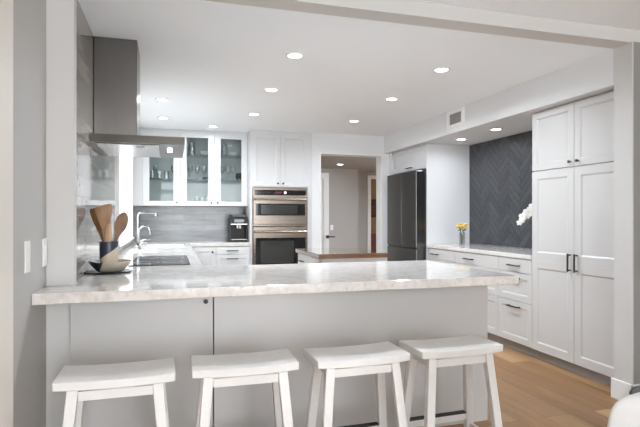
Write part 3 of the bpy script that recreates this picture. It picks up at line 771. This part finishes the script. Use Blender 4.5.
# ---------------------------------------------------------------- crock, bowl, utensils on the peninsula
bx, by = -.358, 3.28
solo(MB().lathe([(.10, 0), (.128, .004), (.131, .009), (.127, .008), (.10, .005)], (bx - .004, by, .9155), 40), 'plate', 'plate_black', (bx - .004, by, .9155), 'flat black plate under the shallow ceramic bowl', 'plate', None, True)
zb = .9255
solo(MB().lathe([(.072, 0), (.078, .004), (.108, .036), (.123, .060), (.119, .061), (.10, .038), (.07, .008)], (bx, by, zb), 40), 'bowl', 'bowl_glaze', (bx, by, zb), 'shallow beige and black ceramic bowl holding the utensil crock', 'bowl', None, True)
cxk, cyk, zk = bx - .008, by, zb + .0085
solo(MB().lathe([(.048, 0), (.051, .004), (.0525, .08), (.0535, .168), (.0495, .168), (.0485, .08), (.047, .01)], (cxk, cyk, zk), 36), 'utensil_crock', 'crock_glaze', (cxk, cyk, zk), 'navy and beige glazed crock full of wooden utensils', 'crock', None, True)
def blade(name, base, tip, wid, mat, label, cat, rounded=False, face=(0, -1, 0), head=.13, notch=0):
    base, tip = Vector(base), Vector(tip); d = (tip - base); L = d.length; d.normalize()
    N = Vector(face); U = d.cross(N).normalized(); N = U.cross(d).normalized()
    h0 = L - head
    if rounded:
        poly = [(-.006, 0), (.006, 0), (.007, h0 * .6), (.010, h0 * .92)] + [(wid / 2 * math.sin(a), h0 + head / 2 - head / 2 * math.cos(a)) for a in [PI * k / 12 for k in range(2, 13)]]
        poly += [(-u, v) for u, v in poly[::-1] if v > h0 * .5 and u > .001]
    else:
        poly = [(-.006, 0), (.006, 0), (.008, h0 * .75), (wid / 2 * .7, h0 + head * .25), (wid / 2, h0 + head * .6), (wid / 2, L - .012), (wid / 2 - .012, L - notch * .3), (-wid / 2 + .008, L - notch), (-wid / 2, L - notch - .012), (-wid / 2, h0 + head * .6), (-wid / 2 * .7, h0 + head * .25), (-.008, h0 * .75)]
    m = MB().prism(poly, (base, U, d, N), -.004, .004, .0018)
    return solo(m, name, mat, base, label, cat, None, True)
zi = zk + .014
blade('wooden_turner', (cxk + .004, cyk - .012, zi), (cxk - .028, cyk - .045, zi + .385), .098, 'spatula_wood', 'broad wooden turner with a slanted end standing in the crock', 'utensil', notch=.02)
blade('wooden_spatula', (cxk + .012, cyk + .018, zi), (cxk - .088, cyk + .030, zi + .345), .058, 'spatula_wood_dark', 'dark wooden spatula leaning left in the crock', 'utensil', notch=-.012, face=(-.6, -1, 0))
blade('wooden_spoon', (cxk - .015, cyk + .004, zi), (cxk + .092, cyk - .010, zi + .330), .072, 'spatula_wood_dark', 'wooden spoon with an oval bowl leaning right in the crock', 'utensil', True, head=.14)
blade('wooden_paddle', (cxk - .006, cyk - .026, zi), (cxk + .004, cyk - .046, zi + .262), .032, 'spatula_wood_light', 'pale slim wooden paddle in front of the broad turner', 'utensil', head=.20)

# ---------------------------------------------------------------- vase with yellow flowers; orchid
vx, vy_ = 3.231, 5.164
t = thing('flower_vase', (vx, vy_, .9155), 'slim clear glass vase on the worktop by the dark tile', 'vase')
MB().lathe([(.030, 0), (.031, .004), (.033, .155), (.030, .155), (.028, .008)], (vx, vy_, .9156), 24).build('glass', 'vase_glass', t, True)
t = thing('yellow_bouquet', (vx, vy_, .9256), 'small bunch of yellow flowers standing in the clear vase', 'flowers')
random.seed(3); m = MB()
fl = []
for k in range(9):
    a = 2 * PI * k / 9; r = .02 + .04 * random.random()
    top = Vector((vx + r * math.cos(a), vy_ + r * 1.3 * math.sin(a), 1.115 + .06 * random.random()))
    m.tube([(vx + .008 * math.cos(a), vy_ + .008 * math.sin(a), .928), (vx + .012 * math.cos(a), vy_ + .012 * math.sin(a), 1.05), top], .0022, 6); fl.append(top)
m.build('stems', 'stem_green', t)
for p in fl:
    m = MB()
    for k in range(7):
        a = 2 * PI * k / 7
        m.ball(p + Vector((.017 * math.cos(a), .017 * math.sin(a), .004)), .016, (1, 1, .5), 8, 6)
    m.ball(p + Vector((0, 0, .006)), .011, (1, 1, .8), 8, 6)
    m.build('blossom', 'petal_yellow', t, True)
m = MB()
for k in range(6):
    a = k * 1.05 + .3; m.ball((vx + .035 * math.cos(a), vy_ + .035 * math.sin(a), 1.095 + .01 * (k % 2)), .02, (1, .6, .25), 8, 6, Matrix.Rotation(a, 3, 'Z'))
m.build('leaves', 'leaf_green', t, True)

ox, oy = 3.40, 3.93
t = thing('orchid', (ox, oy, .9155), 'white orchid spray arching out from behind the tall pantry', 'orchid')
MB().lathe([(.05, 0), (.06, .01), (.07, .11), (.064, .11), (.055, .02)], (ox, oy, .9156), 28).build('pot', 'ceramic_white', t, True)
sp = [(ox, oy, .98), (ox - .005, oy + .02, 1.15), (ox - .01, oy + .08, 1.32), (ox - .02, oy + .17, 1.385), (ox - .025, oy + .27, 1.34), (ox - .03, oy + .33, 1.27), (ox - .03, oy + .35, 1.22)]
MB().tube(sp, .003, 8).build('stem', 'stem_green', t, True)
def orchid_flower(c, d, s):
    d = Vector(d).normalized(); q = d.to_track_quat('Z', 'Y').to_matrix(); m = MB()
    for k in range(5):
        a = 2 * PI * k / 5 + .3; wd = .62 if k % 2 else .9
        rot = q @ Matrix.Rotation(a, 3, 'Z')
        m.ball(Vector(c) + rot @ Vector((.024 * s, 0, .002 * k)), .024 * s, (1, wd, .16), 12, 8, rot)
    b = m.build('blossom', 'petal_white', t, True)
    MB().ball(Vector(c) + d * .008 * s, .007 * s, (1, 1, 1.2), 10, 6).build('blossom_center', 'petal_center', b, True)
for (dx, dy, z, s) in ((-.03, .10, 1.345, 1.0), (-.06, .155, 1.35, 1.05), (-.03, .20, 1.32, 1.1), (-.065, .225, 1.30, 1.05), (-.04, .275, 1.275, 1.0), (-.07, .30, 1.255, .95), (-.045, .335, 1.225, .85), (-.06, .36, 1.195, .7)):
    orchid_flower((ox + dx, oy + dy, z), (-1, -.6 + random.uniform(-.4, .4), random.uniform(-.3, .3)), s)
m = MB()
for k in range(4):
    a = k * PI / 2 + .4; pts = [(ox, oy, 1.02)] + [(ox + u * .13 * math.cos(a) * .5, oy + u * .15 * math.sin(a) * .6, 1.02 + .06 * u - .05 * u * u) for u in (.5, 1, 1.4)]
    m.tube(pts, [.008, .02, .018, .004], 8)
m.build('leaves', 'leaf_green', t, True)

# ---------------------------------------------------------------- switches, vent, outlet in the hall
def switch(yc_, zc_, label, rocker):
    t = thing('light_switch', (XW, yc_, zc_ - .066), label, 'light switch')
    MB().box(XW + .0005, XW + .007, yc_ - .0365, yc_ + .0365, zc_ - .066, zc_ + .066, .002).build('plate', 'switch_white', t)
    if rocker: MB().box(XW + .0075, XW + .011, yc_ - .017, yc_ + .017, zc_ - .034, zc_ + .034, .001).build('rocker', 'switch_white', t)
    else:
        MB().box(XW + .0075, XW + .010, yc_ - .017, yc_ + .017, zc_ - .034, zc_ + .034, .001).build('slide_frame', 'switch_white', t)
        MB().box(XW + .0105, XW + .014, yc_ - .006, yc_ + .006, zc_ - .024, zc_ + .010, .001).build('slider', 'trim_paint', t)
switch(2.372, 1.082, 'white dimmer plate on the gray left wall nearest the cream door casing', False)
switch(2.672, 1.082, 'white rocker switch plate on the gray left wall near the corner', True)

t = thing('air_vent', (XS, 4.82, 2.24), 'square white air vent with gray grille on the soffit', 'vent')
ym_, zm_ = 4.82, 2.318
MB().grid([4.65, 4.70, 4.94, 4.99], [2.225, 2.258, 2.376, 2.41], lambda i, j: not (i == 1 and j == 1), ((0, 0, 0), (0, 1, 0), (0, 0, 1), (1, 0, 0)), XS - .012, XS - .0005).build('frame', 'vent_white', t)
MB().box(XS - .0015, XS - .0005, 4.701, 4.939, 2.257, 2.375).build('backing', 'vent_dark', t)
m = MB()
for k in range(9): m.bar((XS - .004, 4.7005, 2.264 + k * .013), (XS - .004, 4.9395, 2.264 + k * .013), .006, .004, (1, 0, 1))
m.build('louver', 'vent_gray', t)
solo(MB().box(2.93, 2.99, 9.293, 9.2995, 1.0, 1.1, .002), 'light_switch', 'switch_white', (2.96, 9.2995, 1.0), 'small white switch plate on the hall wall beyond the doorway', 'light switch')

# far room behind the hall
t = thing('framed_picture', (4.2, 10.99, 1.2), 'dark framed picture on the tan wall beyond the hall', 'picture')
MB().grid([4.10, 4.15, 4.55, 4.60], [1.25, 1.30, 1.62, 1.67], lambda i, j: not (i == 1 and j == 1), FB(0, 0, 0), -10.998, -10.97).build('frame', 'picture_dark', t)
MB().box(4.151, 4.549, 10.985, 10.995, 1.301, 1.619).build('canvas', 'picture_art', t)
t = thing('chest', (4.3, 10.7, 0), 'dark red wooden chest below the framed picture', 'chest')
MB().box(3.9, 4.7, 10.45, 10.95, .06, .86, .01).build('body', 'chest_red', t)
MB().box(3.88, 4.72, 10.43, 10.97, .861, .89, .006).build('top', 'chest_red', t)
for x in (3.95, 4.65):
    for y in (10.5, 10.9): MB().box(x - .03, x + .03, y - .03, y + .03, 0, .059).build('foot', 'chest_red', t)
for z0_, z1_ in ((.1, .34), (.36, .58), (.60, .82)): 
    d = MB().box(3.95, 4.65, 10.438, 10.4495, z0_, z1_, .003).build('drawer', 'chest_red', t)
    MB().ball((4.3, 10.425, (z0_ + z1_) / 2), .015).build('knob', 'black_metal', d)

# ---------------------------------------------------------------- recessed ceiling lights
def downlight(x, y, z, label, group, watts=LAMP_W, col=(.84, .92, 1)):
    t = thing('ceiling_light', (x, y, z), label, 'ceiling light', group)
    MB().lathe([(.070, 0), (.066, -.007), (.050, -.008), (.048, -.002), (.048, 0)], (x, y, z - .0005), 32).build('trim_ring', 'trim_paint', t, True)
    MB().lathe([(.047, 0), (.047, -.003)], (x, y, z - .001), 28).build('lens', 'lens_glow', t)
    ld = bpy.data.lights.new('downlight', 'AREA'); ld.shape = 'DISK'; ld.size = .09; ld.energy = watts; ld.color = col; ld.spread = math.radians(165)
    lo = bpy.data.objects.new('lamp_light', ld); C.objects.link(lo); lo.parent = t; lo.location = (0, 0, -.012)
G = 'recessed lights in the kitchen ceiling'
for x, y, lb in ((.85, 3.55, 'round recessed light nearest the camera, in front of the ovens, middle ceiling row'),
                 (.873, 4.56, 'round recessed light second from the camera in the middle ceiling row'),
                 (.89, 5.70, 'round recessed light third from the camera in the middle ceiling row'),
                 (.51, 6.62, 'round recessed light close in front of the glass door cabinets'),
                 (-.096, 5.25, 'round recessed light right of the hood chimney, nearer of the two'),
                 (-.097, 6.22, 'round recessed light right of the hood chimney, farther of the two'),
                 (2.12, 5.77, 'round recessed light in front of the hall doorway'),
                 (2.08, 4.585, 'round recessed light left of the air vent, second in the right ceiling row'),
                 (2.046, 3.565, 'round recessed light in the right ceiling row nearest the header beam')):
    downlight(x, y, ZC, lb, G, 1.5 if y > 6.1 else (LAMP_W * (1.25 if y < 4 else 1) if y < 5.2 else LAMP_W * .6))
downlight(3.256, 5.22, ZS, 'recessed light under the soffit near the white side panel above the vase', 'recessed lights under the soffit', 1.2)
downlight(3.234, 4.527, ZS, 'recessed light under the soffit nearer the tall pantry', 'recessed lights under the soffit', 1.2)
downlight(2.86, 8.5, 2.19, 'recessed light in the dim hall ceiling beyond the doorway', None, .8)

# ---------------------------------------------------------------- dark round pouf and white shell chair (bottom right)
t = thing('pouf', (2.49, 1.92, 0), 'dark round pouf at the right edge in front of the column base', 'pouf')
MB().lathe([(.20, .0), (.235, .03), (.25, .10), (.25, .27), (.238, .325), (.21, .35), (.12, .36), (.02, .362)], (2.49, 1.92, 0), 40).build('cushion', 'pouf_fabric', t, True)
MB().lathe([(.251, .318), (.246, .326), (.238, .329), (.236, .322)], (2.49, 1.92, 0), 40, None, False).build('piping', 'rubber', t, True)
def shell_chair(cx, cy, ang):
    t = thing('shell_chair', (cx, cy, 0), 'white molded shell chair cut off by the bottom right corner', 'chair')
    R = Matrix.Rotation(ang, 3, 'Z'); O = Vector((cx, cy, 0)); m = MB()
    prof = [(.40, .425), (.36, .445), (.28, .447), (.18, .437), (.10, .437), (.04, .455), (.0, .50), (-.025, .57), (-.045, .65), (-.06, .72), (-.07, .765), (-.075, .79)]
    n = 20; rows = []
    for k, (y, z) in enumerate(prof):
        v = k / (len(prof) - 1); e = abs(2 * v - 1)
        hw = .225 * max(.02, 1 - e ** 5.5) ** .42
        row_ = []
        for i in range(n + 1):
            u = -1 + 2 * i / n
            back = max(0, (v - .35) / .65)
            row_.append(m.bm.verts.new(O + R @ Vector((u * hw, y + .06 * u * u * back, z + .03 * u * u * (1 - back)))))
        rows.append(row_)
    for a, b in zip(rows, rows[1:]):
        for i in range(n): m.bm.faces.new((a[i], a[i + 1], b[i + 1], b[i]))
    s = m.build('shell', 'shell_white', t, True)
    so = s.modifiers.new('solid', 'SOLIDIFY'); so.thickness = .010; so.offset = 0
    su_ = s.modifiers.new('sub', 'SUBSURF'); su_.levels = 2; su_.render_levels = 2
    for sx in (-1, 1):
        for sy in (0, 1):
            p = O + R @ Vector((sx * .12, .08 + sy * .20, .425)); q = O + R @ Vector((sx * .21, -.02 + sy * .40, .005))
            MB().tube([q, p], [.010, .015], 12).build('leg', 'spatula_wood_light', t, True)
    return t
shell_chair(1.347, 1.046, math.radians(-16))
